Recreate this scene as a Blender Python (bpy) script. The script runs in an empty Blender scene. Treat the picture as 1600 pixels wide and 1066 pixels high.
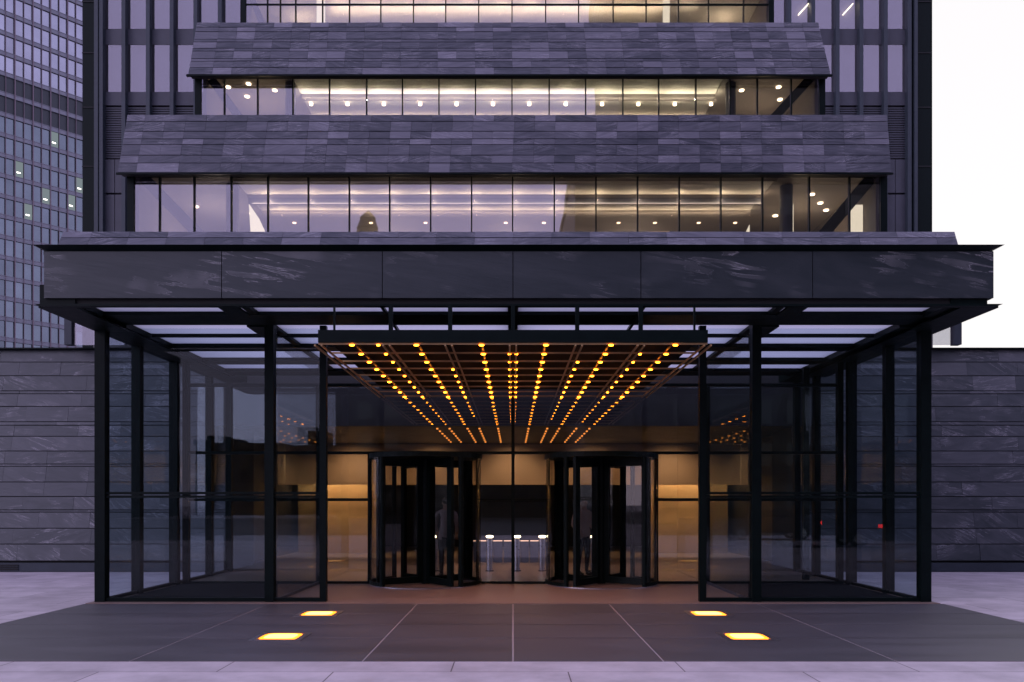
import bpy, bmesh, math, random
from mathutils import Vector, Matrix
random.seed(7)
R = math.radians
sc = bpy.context.scene
COL = sc.collection

# ------------------------------------------------------------------ camera
cam_d = bpy.data.cameras.new("camera"); cam = bpy.data.objects.new("camera", cam_d); COL.objects.link(cam)
cam.location = (0, 0, 1.65); cam.rotation_euler = (R(90), 0, 0)
cam_d.sensor_width = 36; cam_d.lens = 29.25
cam_d.shift_x = -1.5/1600; cam_d.shift_y = 254/1600
cam_d.clip_start = 0.1; cam_d.clip_end = 2000
sc.camera = cam
# ------------------------------------------------------------------ view
sc.view_settings.view_transform = 'Standard'; sc.view_settings.look = 'None'
sc.view_settings.gamma = 1; sc.view_settings.use_curve_mapping = False
sc.view_settings.exposure = 0.55
sc.cycles.transparent_max_bounces = 32
sc.cycles.max_bounces = 8
sc.cycles.caustics_reflective = False; sc.cycles.caustics_refractive = False
# ------------------------------------------------------------------ world: dusk, pale bright sky behind the building, lavender sky behind the viewer
world = bpy.data.worlds.new("World"); sc.world = world; world.use_nodes = True
wn = world.node_tree.nodes; wl = world.node_tree.links; wn.clear()
def wnode(t, **k):
    n = wn.new(t)
    for a, b in k.items(): setattr(n, a, b)
    return n
tc = wnode('ShaderNodeTexCoord'); sx = wnode('ShaderNodeSeparateXYZ'); wl.new(tc.outputs['Generated'], sx.inputs[0])
my = wnode('ShaderNodeMapRange', interpolation_type='SMOOTHSTEP'); wl.new(sx.outputs['Y'], my.inputs['Value'])
my.inputs['From Min'].default_value = -0.15; my.inputs['From Max'].default_value = 0.75
mz = wnode('ShaderNodeMapRange'); wl.new(sx.outputs['Z'], mz.inputs['Value'])
mz.inputs['From Min'].default_value = 0.0; mz.inputs['From Max'].default_value = 0.9
back = wnode('ShaderNodeMix', data_type='RGBA'); wl.new(mz.outputs[0], back.inputs['Factor'])
back.inputs[6].default_value = (0.57, 0.50, 0.76, 1); back.inputs[7].default_value = (0.48, 0.45, 0.76, 1)
front = wnode('ShaderNodeMix', data_type='RGBA'); wl.new(mz.outputs[0], front.inputs['Factor'])
front.inputs[6].default_value = (0.715, 0.68, 0.662, 1); front.inputs[7].default_value = (0.64, 0.63, 0.66, 1)
mx = wnode('ShaderNodeMix', data_type='RGBA'); wl.new(my.outputs[0], mx.inputs['Factor'])
wl.new(back.outputs[2], mx.inputs[6]); wl.new(front.outputs[2], mx.inputs[7])
sky = wnode('ShaderNodeTexSky', sky_type='NISHITA', sun_disc=False)
sky.sun_elevation = R(12); sky.sun_rotation = R(235)
bg1 = wnode('ShaderNodeBackground'); bg1.inputs[1].default_value = 1.0; wl.new(mx.outputs[2], bg1.inputs[0])
bg2 = wnode('ShaderNodeBackground'); bg2.inputs[1].default_value = 0.006; wl.new(sky.outputs[0], bg2.inputs[0])
ad = wnode('ShaderNodeAddShader'); wl.new(bg1.outputs[0], ad.inputs[0]); wl.new(bg2.outputs[0], ad.inputs[1])
wo = wnode('ShaderNodeOutputWorld'); wl.new(ad.outputs[0], wo.inputs[0])
# weak, very soft light from the brighter part of the sky behind left of the viewer
sun_d = bpy.data.lights.new("sun", 'SUN'); sun = bpy.data.objects.new("sun", sun_d); COL.objects.link(sun)
sun_d.energy = 0.7; sun_d.angle = R(40); sun_d.color = (0.86, 0.74, 1.0)
sun.rotation_euler = Vector((0.86, 0.50, -0.34)).to_track_quat('-Z', 'Y').to_euler()

# ------------------------------------------------------------------ materials
def mat(name):
    m = bpy.data.materials.new(name); m.use_nodes = True
    nt = m.node_tree; nt.nodes.clear()
    out = nt.nodes.new('ShaderNodeOutputMaterial')
    return m, nt, nt.nodes, nt.links, out
def pbr(name, col, rough=0.5, metal=0.0, spec=0.5, var=0.0, scale=3.0, bump=0.0, stretch=(1,1,1), island=0.0):
    m, nt, N, L, out = mat(name)
    b = N.new('ShaderNodeBsdfPrincipled'); L.new(b.outputs[0], out.inputs[0])
    b.inputs['Base Color'].default_value = (*col, 1); b.inputs['Roughness'].default_value = rough
    b.inputs['Metallic'].default_value = metal; b.inputs['Specular IOR Level'].default_value = spec
    if var or bump or island:
        t = N.new('ShaderNodeTexCoord'); mp = N.new('ShaderNodeMapping'); L.new(t.outputs['Object'], mp.inputs[0])
        mp.inputs['Scale'].default_value = stretch
        n = N.new('ShaderNodeTexNoise'); n.inputs['Scale'].default_value = scale; n.inputs['Detail'].default_value = 7
        n.inputs['Roughness'].default_value = .62; L.new(mp.outputs[0], n.inputs[0])
        mr = N.new('ShaderNodeMapRange'); L.new(n.outputs[0], mr.inputs[0])
        mr.inputs[1].default_value = .25; mr.inputs[2].default_value = .75
        mr.inputs[3].default_value = 1-var; mr.inputs[4].default_value = 1+var
        last = mr.outputs[0]
        if island:
            g = N.new('ShaderNodeNewGeometry'); mi = N.new('ShaderNodeMapRange'); L.new(g.outputs['Random Per Island'], mi.inputs[0])
            mi.inputs[3].default_value = 1-island; mi.inputs[4].default_value = 1+island
            mm = N.new('ShaderNodeMath'); mm.operation = 'MULTIPLY'; L.new(last, mm.inputs[0]); L.new(mi.outputs[0], mm.inputs[1]); last = mm.outputs[0]
        vm = N.new('ShaderNodeVectorMath'); vm.operation = 'SCALE'; vm.inputs[0].default_value = col; L.new(last, vm.inputs['Scale'])
        L.new(vm.outputs[0], b.inputs['Base Color'])
        if bump:
            bp = N.new('ShaderNodeBump'); bp.inputs['Strength'].default_value = bump; bp.inputs['Distance'].default_value = .02
            L.new(n.outputs[0], bp.inputs['Height']); L.new(bp.outputs[0], b.inputs['Normal'])
        rr = N.new('ShaderNodeMapRange'); L.new(n.outputs[0], rr.inputs[0])
        rr.inputs[3].default_value = rough*.8; rr.inputs[4].default_value = min(1, rough*1.25); L.new(rr.outputs[0], b.inputs['Roughness'])
    return m
def emis(name, col, s):
    m, nt, N, L, out = mat(name)
    e = N.new('ShaderNodeEmission'); e.inputs[0].default_value = (*col, 1); e.inputs[1].default_value = s; L.new(e.outputs[0], out.inputs[0]); return m
def glass(name, tint, base, k=1.0, rough=0.0, wav=0.0, refl=(1,1,1)):
    """thin architectural pane: tinted see-through plus mirror-like reflection that grows towards grazing"""
    m, nt, N, L, out = mat(name)
    tr = N.new('ShaderNodeBsdfTransparent'); tr.inputs[0].default_value = (*tint, 1)
    gl = N.new('ShaderNodeBsdfGlossy'); gl.inputs[1].default_value = rough; gl.inputs[0].default_value = (*refl, 1)
    ge = N.new('ShaderNodeNewGeometry'); dp = N.new('ShaderNodeVectorMath'); dp.operation = 'DOT_PRODUCT'; L.new(ge.outputs['Incoming'], dp.inputs[0]); L.new(ge.outputs['Normal'], dp.inputs[1])
    ab = N.new('ShaderNodeMath'); ab.operation = 'ABSOLUTE'; L.new(dp.outputs['Value'], ab.inputs[0])
    om = N.new('ShaderNodeMath'); om.operation = 'SUBTRACT'; om.inputs[0].default_value = 1; L.new(ab.outputs[0], om.inputs[1]); om.use_clamp = True
    pw = N.new('ShaderNodeMath'); pw.operation = 'POWER'; L.new(om.outputs[0], pw.inputs[0]); pw.inputs[1].default_value = 5
    fr = N.new('ShaderNodeMath'); fr.operation = 'MULTIPLY_ADD'; L.new(pw.outputs[0], fr.inputs[0]); fr.inputs[1].default_value = .9; fr.inputs[2].default_value = .04
    ma = N.new('ShaderNodeMath'); ma.operation = 'MULTIPLY_ADD'; L.new(fr.outputs[0], ma.inputs[0]); ma.inputs[1].default_value = k; ma.inputs[2].default_value = base; ma.use_clamp = True
    if wav:
        t = N.new('ShaderNodeTexCoord'); n = N.new('ShaderNodeTexNoise'); n.inputs['Scale'].default_value = .9; n.inputs['Detail'].default_value = 1; L.new(t.outputs['Object'], n.inputs[0])
        bp = N.new('ShaderNodeBump'); bp.inputs['Strength'].default_value = 1; bp.inputs['Distance'].default_value = wav; L.new(n.outputs[0], bp.inputs['Height']); L.new(bp.outputs[0], gl.inputs['Normal'])
    mi = N.new('ShaderNodeMixShader'); L.new(ma.outputs[0], mi.inputs[0]); L.new(tr.outputs[0], mi.inputs[1]); L.new(gl.outputs[0], mi.inputs[2]); L.new(mi.outputs[0], out.inputs[0])
    return m
def slate(name, dark, light, vein, stretch=(.9, .9, 3.2), scale=1.6, veinw=.035, rough=.42, diag=0.0, veinamt=.75, spread=1.0, vlo=.47):
    m, nt, N, L, out = mat(name)
    b = N.new('ShaderNodeBsdfPrincipled'); L.new(b.outputs[0], out.inputs[0])
    t = N.new('ShaderNodeTexCoord'); g = N.new('ShaderNodeNewGeometry')
    off = N.new('ShaderNodeMath'); off.operation = 'MULTIPLY'; L.new(g.outputs['Random Per Island'], off.inputs[0]); off.inputs[1].default_value = 61.0
    cx = N.new('ShaderNodeCombineXYZ'); L.new(off.outputs[0], cx.inputs[1]); L.new(off.outputs[0], cx.inputs[2])
    va = N.new('ShaderNodeVectorMath'); va.operation = 'ADD'; L.new(t.outputs['Object'], va.inputs[0]); L.new(cx.outputs[0], va.inputs[1])
    # tilt of the grain differs from stone to stone
    ro = N.new('ShaderNodeVectorRotate'); ro.rotation_type = 'Y_AXIS'; L.new(va.outputs[0], ro.inputs[0])
    an = N.new('ShaderNodeMapRange'); L.new(g.outputs['Random Per Island'], an.inputs[0]); an.inputs[3].default_value = -.35-diag; an.inputs[4].default_value = .35-diag*.2; L.new(an.outputs[0], ro.inputs['Angle'])
    mp = N.new('ShaderNodeMapping'); mp.inputs['Scale'].default_value = stretch; L.new(ro.outputs[0], mp.inputs[0])
    mq = N.new('ShaderNodeMapping'); mq.inputs['Scale'].default_value = (stretch[0], stretch[1], stretch[2]*2.6); L.new(ro.outputs[0], mq.inputs[0])
    n1 = N.new('ShaderNodeTexNoise'); n1.inputs['Scale'].default_value = scale; n1.inputs['Detail'].default_value = 9; n1.inputs['Roughness'].default_value = .6; n1.inputs['Distortion'].default_value = 1.1; L.new(mp.outputs[0], n1.inputs[0])
    n2 = N.new('ShaderNodeTexNoise'); n2.inputs['Scale'].default_value = scale*1.3; n2.inputs['Detail'].default_value = 10; n2.inputs['Roughness'].default_value = .55; n2.inputs['Distortion'].default_value = .9; L.new(mq.outputs[0], n2.inputs[0])
    n3 = N.new('ShaderNodeTexNoise'); n3.inputs['Scale'].default_value = scale*.7; n3.inputs['Detail'].default_value = 2; L.new(va.outputs[0], n3.inputs[0])
    # base tone
    f1 = N.new('ShaderNodeMapRange'); L.new(n1.outputs[0], f1.inputs[0]); f1.inputs[1].default_value = .3; f1.inputs[2].default_value = .75
    wn_ = N.new('ShaderNodeTexWhiteNoise'); wn_.noise_dimensions = '1D'; L.new(off.outputs[0], wn_.inputs['W'])
    f2 = N.new('ShaderNodeMath'); f2.operation = 'POWER'; L.new(wn_.outputs[0], f2.inputs[0]); f2.inputs[1].default_value = 2.6
    f3 = N.new('ShaderNodeMath'); f3.operation = 'MULTIPLY_ADD'; L.new(f2.outputs[0], f3.inputs[0]); f3.inputs[1].default_value = .62*spread; 
    f1b = N.new('ShaderNodeMath'); f1b.operation = 'MULTIPLY'; L.new(f1.outputs[0], f1b.inputs[0]); f1b.inputs[1].default_value = .45; L.new(f1b.outputs[0], f3.inputs[2])
    f3.use_clamp = True
    c1 = N.new('ShaderNodeMix'); c1.data_type = 'RGBA'; L.new(f3.outputs[0], c1.inputs[0]); c1.inputs[6].default_value = (*dark, 1); c1.inputs[7].default_value = (*light, 1)
    # wispy streaks along the grain, only in some patches of some stones
    v_ = N.new('ShaderNodeMapRange'); L.new(n2.outputs[0], v_.inputs[0]); v_.inputs[1].default_value = .5; v_.inputs[2].default_value = .5+veinw*5; v_.inputs[3].default_value = 0; v_.inputs[4].default_value = .22
    s_ = N.new('ShaderNodeMath'); s_.operation = 'SUBTRACT'; L.new(n2.outputs[0], s_.inputs[0]); s_.inputs[1].default_value = .54
    a_ = N.new('ShaderNodeMath'); a_.operation = 'ABSOLUTE'; L.new(s_.outputs[0], a_.inputs[0])
    rg = N.new('ShaderNodeMapRange'); L.new(a_.outputs[0], rg.inputs[0]); rg.inputs[1].default_value = 0; rg.inputs[2].default_value = veinw*.6; rg.inputs[3].default_value = .8; rg.inputs[4].default_value = 0
    vmx = N.new('ShaderNodeMath'); vmx.operation = 'MAXIMUM'; L.new(v_.outputs[0], vmx.inputs[0]); L.new(rg.outputs[0], vmx.inputs[1]); v_ = vmx
    w_ = N.new('ShaderNodeMapRange'); L.new(n3.outputs[0], w_.inputs[0]); w_.inputs[1].default_value = vlo; w_.inputs[2].default_value = vlo+.19
    x_ = N.new('ShaderNodeMath'); x_.operation = 'MULTIPLY'; L.new(v_.outputs[0], x_.inputs[0]); L.new(w_.outputs[0], x_.inputs[1])
    y_ = N.new('ShaderNodeMath'); y_.operation = 'MULTIPLY'; L.new(x_.outputs[0], y_.inputs[0]); y_.inputs[1].default_value = veinamt
    c2 = N.new('ShaderNodeMix'); c2.data_type = 'RGBA'; L.new(y_.outputs[0], c2.inputs[0]); L.new(c1.outputs[2], c2.inputs[6]); c2.inputs[7].default_value = (*vein, 1)
    L.new(c2.outputs[2], b.inputs['Base Color'])
    rr = N.new('ShaderNodeMapRange'); L.new(n1.outputs[0], rr.inputs[0]); rr.inputs[3].default_value = rough*.8; rr.inputs[4].default_value = rough*1.3; L.new(rr.outputs[0], b.inputs['Roughness'])
    bp = N.new('ShaderNodeBump'); bp.inputs['Strength'].default_value = .5; bp.inputs['Distance'].default_value = .008; L.new(n2.outputs[0], bp.inputs['Height']); L.new(bp.outputs[0], b.inputs['Normal'])
    return m

M = {}
M['steel'] = pbr('dark_steel', (.002, .0065, .0065), .45, 0, .12, var=.25, scale=6)
M['steel_blue'] = pbr('charcoal_metal', (.030, .040, .054), .5, 0, .4, var=.2, scale=2)
M['steel_mid'] = pbr('grey_metal_panel', (.055, .058, .078), .45, 0, .4, var=.2, scale=1)
M['slate'] = slate('slate_cladding', (.017, .022, .034), (.175, .170, .215), (.50, .48, .56), stretch=(.7, .7, 6.5), spread=1.2, veinw=.03, veinamt=.9, vlo=.46, rough=.30)
M['slate_wall'] = slate('slate_wall_stone', (.022, .030, .038), (.10, .105, .125), (.48, .46, .52), stretch=(.55, .55, 1.7), scale=2.0, diag=.3, veinw=.03, spread=.7)
M['slate_big'] = slate('polished_slate', (.019, .027, .033), (.056, .064, .074), (.50, .49, .53), stretch=(.45, .45, 1.5), scale=1.7, diag=.45, veinw=.020, rough=.36, vlo=.46, veinamt=.8, spread=.6)
M['joint'] = pbr('dark_joint', (.008, .009, .011), .8)
M['glass'] = glass('clear_glass', (.88, .90, .92), .045, 1.0, wav=.0003)
M['glass_front'] = glass('front_glass', (.86, .91, .93), -.008, .6, wav=.0008)
M['glass_door'] = glass('door_glass', (.84, .84, .83), -.005, .5)
M['glass_coated'] = glass('coated_glass', (.80, .80, .84), .13, 1.1, wav=.0015, refl=(.98, .93, 1.0))
M['frost'] = None
def frost():
    m, nt, N, L, out = mat('frosted_glass')
    a = N.new('ShaderNodeBsdfTranslucent'); a.inputs[0].default_value = (.78, .78, .84, 1)
    g = N.new('ShaderNodeBsdfGlossy'); g.inputs[1].default_value = .25
    mi = N.new('ShaderNodeMixShader'); mi.inputs[0].default_value = .05; L.new(a.outputs[0], mi.inputs[1]); L.new(g.outputs[0], mi.inputs[2]); L.new(mi.outputs[0], out.inputs[0]); return m
M['frost'] = frost()
M['paving_dark'] = pbr('dark_stone_paving', (.066, .062, .074), .44, 0, .8, var=.28, scale=1.3, island=.10, stretch=(.35, 1.6, 1))
M['grout'] = pbr('pale_grout', (.42, .36, .37), .7)
M['threshold'] = pbr('brown_stone_floor', (.22, .155, .135), .42, 0, .5, var=.18, scale=3, bump=.03)
M['lobby_floor'] = pbr('lobby_stone_floor', (.26, .20, .165), .30, 0, .5, var=.12, scale=2)
M['mat'] = pbr('charcoal_entrance_mat', (.010, .010, .013), .95, 0, .1, var=.2, scale=30, bump=.3)
M['warmwall'] = pbr('amber_wall', (.40, .27, .14), .5, 0, .4, var=.12, scale=1.2)
M['beige'] = pbr('beige_wall', (.36, .25, .16), .6, var=.06, scale=1)
M['darkwall'] = pbr('dark_interior', (.016, .017, .021), .6, var=.2)
M['brownwall'] = pbr('dark_brown_interior', (.025, .017, .012), .5, var=.2)
M['white'] = pbr('pale_plaster', (.62, .60, .58), .7, var=.03)
M['greyceil'] = pbr('grey_ceiling', (.33, .30, .29), .7, var=.03)
M['office_back'] = pbr('office_wall', (.16, .14, .14), .7, var=.05)
M['blind'] = pbr('pale_blind', (.15, .145, .165), .7, var=.06, scale=.6)
M['bronze'] = pbr('bronze_lattice', (.42, .27, .13), .4, .2, .5, var=.2, scale=8)
M['lampwire'] = pbr('red_brown_carrier', (.09, .03, .018), .5, .4)
M['blackplate'] = pbr('black_plate', (.004, .005, .006), .9, 0, .1)
M['lamp'] = emis('amber_lamp', (1, .27, .012), 14)
M['ground_glow'] = emis('ground_lamp_lens', (1, .24, .018), 2.6)
M['ground_core'] = emis('ground_lamp_core', (1, .46, .12), 3.2)
M['steel_bright'] = pbr('brushed_steel', (.42, .40, .44), .28, .9, .5, var=.1, scale=20)
M['lobby_bulb'] = emis('amber_ceiling_bulb', (1, .30, .05), 1.2)
M['warm_lamp'] = emis('warm_lamp', (1, .78, .46), 9)
M['soft_lamp'] = emis('soft_lamp', (1, .62, .34), 4)
M['cool_lamp'] = emis('cool_lamp', (1, .96, .82), 5)
M['tube'] = emis('tube_lamp', (1, .84, .55), 3)
M['self_glow'] = emis('self_glow_surface', (1, .86, .60), 1.1)  # glow put into the material; columns and cheeks are no lamps
M['gate_glass'] = pbr('frosted_gate_glass', (.13, .14, .18), .35)
M['gate_line'] = emis('lit_gate_edge', (1, .55, .38), 1.3)
M['city'] = pbr('city_masonry', (.05, .045, .045), .8, var=.25, scale=.1)
M['city_dark'] = pbr('city_dark_masonry', (.022, .022, .026), .7, var=.25, scale=.1)
M['city_win'] = pbr('city_window', (.03, .033, .045), .15, 0, .5)
M['city_lit'] = emis('city_lit_window', (1, .62, .30), .5)
M['skin'] = pbr('skin', (.36, .21, .15), .5); M['suit'] = pbr('grey_wool', (.30, .25, .26), .85, var=.1, scale=20)
M['suit2'] = pbr('beige_wool', (.45, .32, .27), .85, var=.1, scale=20); M['trouser'] = pbr('dark_wool', (.018, .019, .025), .85)
M['hair'] = pbr('dark_hair', (.03, .022, .018), .6); M['shirt'] = pbr('white_cotton', (.6, .55, .5), .7)
M['carpaint'] = pbr('dark_car_paint', (.02, .022, .03), .2, .3); M['silverpaint'] = pbr('silver_car_paint', (.32, .32, .34), .25, .6)
M['rubber'] = pbr('rubber', (.01, .01, .01), .8); M['tail'] = emis('tail_lamp', (1, .02, .01), 8); M['carglass'] = pbr('car_glass', (.01, .012, .015), .08)

def plaza_mat():
    m, nt, N, L, out = mat('pale_granite_paving')
    b = N.new('ShaderNodeBsdfPrincipled'); L.new(b.outputs[0], out.inputs[0]); b.inputs['Roughness'].default_value = .55
    t = N.new('ShaderNodeTexCoord'); mp = N.new('ShaderNodeMapping'); mp.inputs['Location'].default_value = (.61, .12, 0); L.new(t.outputs['Object'], mp.inputs[0])
    br = N.new('ShaderNodeTexBrick'); L.new(mp.outputs[0], br.inputs[0]); br.inputs['Scale'].default_value = 1; br.offset = .5
    br.inputs['Brick Width'].default_value = 2.3; br.inputs['Row Height'].default_value = .92; br.inputs['Mortar Size'].default_value = .007; br.inputs['Mortar Smooth'].default_value = .2
    br.inputs['Color1'].default_value = (.60, .53, .585, 1); br.inputs['Color2'].default_value = (.48, .42, .47, 1); br.inputs['Mortar'].default_value = (.13, .105, .115, 1)
    n = N.new('ShaderNodeTexNoise'); n.inputs['Scale'].default_value = 1.4; n.inputs['Detail'].default_value = 10; n.inputs['Roughness'].default_value = .65; L.new(t.outputs['Object'], n.inputs[0])
    mr = N.new('ShaderNodeMapRange'); L.new(n.outputs[0], mr.inputs[0]); mr.inputs[1].default_value = .3; mr.inputs[2].default_value = .7; mr.inputs[3].default_value = .70; mr.inputs[4].default_value = 1.16
    vm = N.new('ShaderNodeVectorMath'); vm.operation = 'SCALE'; L.new(br.outputs[0], vm.inputs[0]); L.new(mr.outputs[0], vm.inputs['Scale']); L.new(vm.outputs[0], b.inputs['Base Color'])
    bp = N.new('ShaderNodeBump'); bp.inputs['Strength'].default_value = .15; bp.inputs['Distance'].default_value = .01; L.new(n.outputs[0], bp.inputs['Height']); L.new(bp.outputs[0], b.inputs['Normal'])
    return m
M['plaza'] = plaza_mat()

# ------------------------------------------------------------------ builders
ORG = {}
class MB:
    def __init__(s): s.v = []; s.f = []
    def hexa(s, c):
        """8 corners: bottom ring 0-3, top ring 4-7"""
        b = len(s.v); s.v += [tuple(p) for p in c]
        for q in ((3,2,1,0),(4,5,6,7),(0,1,5,4),(1,2,6,5),(2,3,7,6),(3,0,4,7)): s.f.append(tuple(b+i for i in q))
        return s
    def box(s, x0, x1, y0, y1, z0, z1):
        if x0 > x1: x0, x1 = x1, x0
        return s.hexa([(x0,y0,z0),(x1,y0,z0),(x1,y1,z0),(x0,y1,z0),(x0,y0,z1),(x1,y0,z1),(x1,y1,z1),(x0,y1,z1)])
    def prism(s, pts, a, b, axis='z'):
        """extrude a 2-D outline between a and b along an axis"""
        n = len(pts); base = len(s.v)
        def P(p, t): return {'z': (p[0], p[1], t), 'y': (p[0], t, p[1]), 'x': (t, p[0], p[1])}[axis]
        s.v += [P(p, a) for p in pts] + [P(p, b) for p in pts]
        s.f.append(tuple(range(base, base+n))[::-1]); s.f.append(tuple(range(base+n, base+2*n)))
        for i in range(n): s.f.append((base+i, base+(i+1)%n, base+n+(i+1)%n, base+n+i))
        return s
    def cyl(s, x, y, z0, z1, r0, r1=None, n=20):
        r1 = r0 if r1 is None else r1; base = len(s.v)
        for z, r in ((z0, r0), (z1, r1)):
            s.v += [(x+r*math.cos(2*math.pi*i/n), y+r*math.sin(2*math.pi*i/n), z) for i in range(n)]
        s.f.append(tuple(range(base, base+n))[::-1]); s.f.append(tuple(range(base+n, base+2*n)))
        for i in range(n): s.f.append((base+i, base+(i+1)%n, base+n+(i+1)%n, base+n+i))
        return s
    def lathe(s, x, y, prof, n=20):
        for (r0, z0), (r1, z1) in zip(prof, prof[1:]): s.cyl(x, y, z0, z1, r0, r1, n)
        return s
    def arc(s, cx, cy, r0, r1, a0, a1, z0, z1, n=14):
        for i in range(n):
            a, b = a0+(a1-a0)*i/n, a0+(a1-a0)*(i+1)/n
            p = [(cx+r*math.cos(t), cy+r*math.sin(t)) for r, t in ((r0,a),(r1,a),(r1,b),(r0,b))]
            s.hexa([(q[0],q[1],z0) for q in p]+[(q[0],q[1],z1) for q in p])
        return s
    def bar(s, a, b, w, h=None):
        """rectangular bar between two points"""
        h = h or w; a, b = Vector(a), Vector(b); d = (b-a).normalized()
        u = d.cross(Vector((0,0,1))); u = u.normalized() if u.length > 1e-4 else Vector((1,0,0)); v = u.cross(d).normalized()
        c = []
        for p in (a, b):
            for i, j in ((-1,-1),(1,-1),(1,1),(-1,1)): c.append(p+u*w/2*i+v*h/2*j)
        return s.hexa(c)
    def build(s, name, m, parent=None, smooth=False, weld=False):
        o0 = Vector((0,0,0)) if parent is None else ORG[parent.name]
        me = bpy.data.meshes.new(name)
        me.from_pydata([tuple(Vector(v)-o0) for v in s.v], [], s.f)
        bm = bmesh.new(); bm.from_mesh(me)
        if weld: bmesh.ops.remove_doubles(bm, verts=bm.verts, dist=1e-5)
        bmesh.ops.recalc_face_normals(bm, faces=bm.faces); bm.to_mesh(me); bm.free()
        me.materials.append(m)
        if smooth:
            for p in me.polygons: p.use_smooth = True
        o = bpy.data.objects.new(name, me); COL.objects.link(o)
        if parent: o.parent = parent
        ORG[o.name] = o0
        return o
def thing(name, loc, label, cat, group=None, rz=0):
    o = bpy.data.objects.new(name, None); COL.objects.link(o); o.location = loc; o.rotation_euler = (0,0,rz); o.empty_display_size = .3
    ORG[o.name] = Vector(loc); o['label'] = label; o['category'] = cat
    if group: o['group'] = group
    return o
def struct(name, mb, m):
    o = mb.build(name, m); o['kind'] = 'structure'; return o
def lamp_light(name, kind, loc, power, col, parent, **k):
    d = bpy.data.lights.new(name, kind); d.energy = power; d.color = col
    for a, b in k.items(): setattr(d, a, b)
    o = bpy.data.objects.new(name, d); COL.objects.link(o); o.location = Vector(loc)-ORG[parent.name]; o.parent = parent
    return o
def tiles(mb, BL, BR, TR, TL, rows, cols, thick=.03, gap=.007, skew=0):
    """rows: list of heights (bottom up); cols(r): list of u boundaries 0..1"""
    BL, BR, TR, TL = map(Vector, (BL, BR, TR, TL)); tot = sum(rows)
    n = (BR-BL).cross(TL-BL).normalized()
    H = (TL-BL).length; W = (BR-BL).length
    def P(u, v): return (BL*(1-u)+BR*u)*(1-v)+(TL*(1-u)+TR*u)*v
    v = 0
    for r, h in enumerate(rows):
        v0, v1 = v/tot, (v+h)/tot; v += h
        g = gap*3.0/H; gu = gap*.7/W
        us = cols(r)
        for u0, u1 in zip(us, us[1:]):
            a, b, c, d = P(u0+gu/2, v0+g/2), P(u1-gu/2, v0+g/2), P(u1-gu/2, v1-g/2), P(u0+gu/2, v1-g/2)
            t = thick+random.uniform(-.004, .004)
            mb.hexa([a, b, c, d, a+n*t, b+n*t, c+n*t, d+n*t])
    return mb

# ================================================================== SETTING
struct('ground', MB().box(-600, 600, -500, 900, -1, 0), M['plaza'])
struct('road', MB().box(-600, 600, -61, -9, .001, .005), pbr('asphalt', (.05, .05, .055), .7, var=.2, scale=2))
# dark stone apron: pale grout sheet with slabs laid on it
ap = MB().box(-7.02, 7.05, 8.68, 13.62, .001, .004)
struct('apron_grout', ap, M['grout'])
sl = MB()
xs = [-7.02, -4.0, -1.57, 0, 1.57, 4.0, 7.05]; ys = [8.68, 10.17, 11.29, 12.47, 13.62]
for i in range(6):
    for j in range(4):
        sl.box(xs[i]+(.008 if i else 0), xs[i+1]-(.008 if i < 5 else 0), ys[j]+(.009 if j else 0), ys[j+1]-(.009 if j < 3 else 0), .004, .007)
struct('apron_paving', sl, M['paving_dark'])
struct('threshold_floor', MB().box(-7.02, 7.02, 13.66, 17.05, .001, .012), M['threshold'])
struct('lobby_floor', MB().box(-7.0, 7.0, 17.05, 20.3, .001, .012).box(-7.3, 7.3, 20.3, 45, .001, .012), M['lobby_floor'])

# ================================================================== GROUND LIGHTS
GL = [(-2.89, 12.40, 'lit orange floor lamp set in dark paving, left side near the glass box'),
      (-2.86, 10.26, 'lit orange floor lamp set in dark paving, left side nearer the pale kerb strip'),
      (2.91, 12.40, 'lit orange floor lamp set in dark paving, right side near the glass box'),
      (2.88, 10.26, 'lit orange floor lamp set in dark paving, right side nearer the pale kerb strip')]
for x, y, lab in GL:
    t = thing('ground_light', (x, y, .010), lab, 'ground light', 'square lamps set flush in the dark paving')
    f = MB(); w, o_ = .235, .31
    for a in ((x-o_, x+o_, y-o_, y-w), (x-o_, x+o_, y+w, y+o_), (x-o_, x-w, y-w, y+w), (x+w, x+o_, y-w, y+w)): f.box(*a, .008, .0145)
    f.build('frame', M['steel_bright'], t)
    # pillow-shaped lens
    pts = []
    for k in range(40):
        a = 2*math.pi*k/40; c, s = math.cos(a), math.sin(a); q = (abs(c)**5+abs(s)**5)**(-1/5); pts.append((x+.232*q*c, y+.232*q*s))
    lens = MB().prism(pts, .008, .0145).build('lens', M['ground_glow'], t)
    pts2 = [(x+(p[0]-x)*.80, y+(p[1]-y)*.74) for p in pts]
    MB().prism(pts2, .0146, .018).build('bulb_glow', M['ground_core'], lens)

# ================================================================== ENTRANCE PAVILION
pav = thing('entrance_pavilion', (0, 13.9, 0), 'black steel and glass entrance box with a dark stone band round its flat roof', 'pavilion')
YF, YR = 13.93, 17.02
S = M['steel']
def post(x, y, w=.17, d=.17, z1=4.62): MB().box(x-w/2, x+w/2, y-d/2, y+d/2, .01, z1).build('post', S, pav)
for sgn in (-1, 1):
    post(sgn*6.88, YF); post(sgn*4.06, YF, .15, .17); post(sgn*3.17, YF, .11, .11)
    for y, w in ((15.2, .16), (16.87, .17), (18.8, .14), (20.12, .14)): post(sgn*6.86, y, w, .15)
    post(sgn*6.68, YR, .12, .12, 4.57)
    if sgn > 0: post(6.3, 17.9, .12, .12, 4.57)
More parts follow.
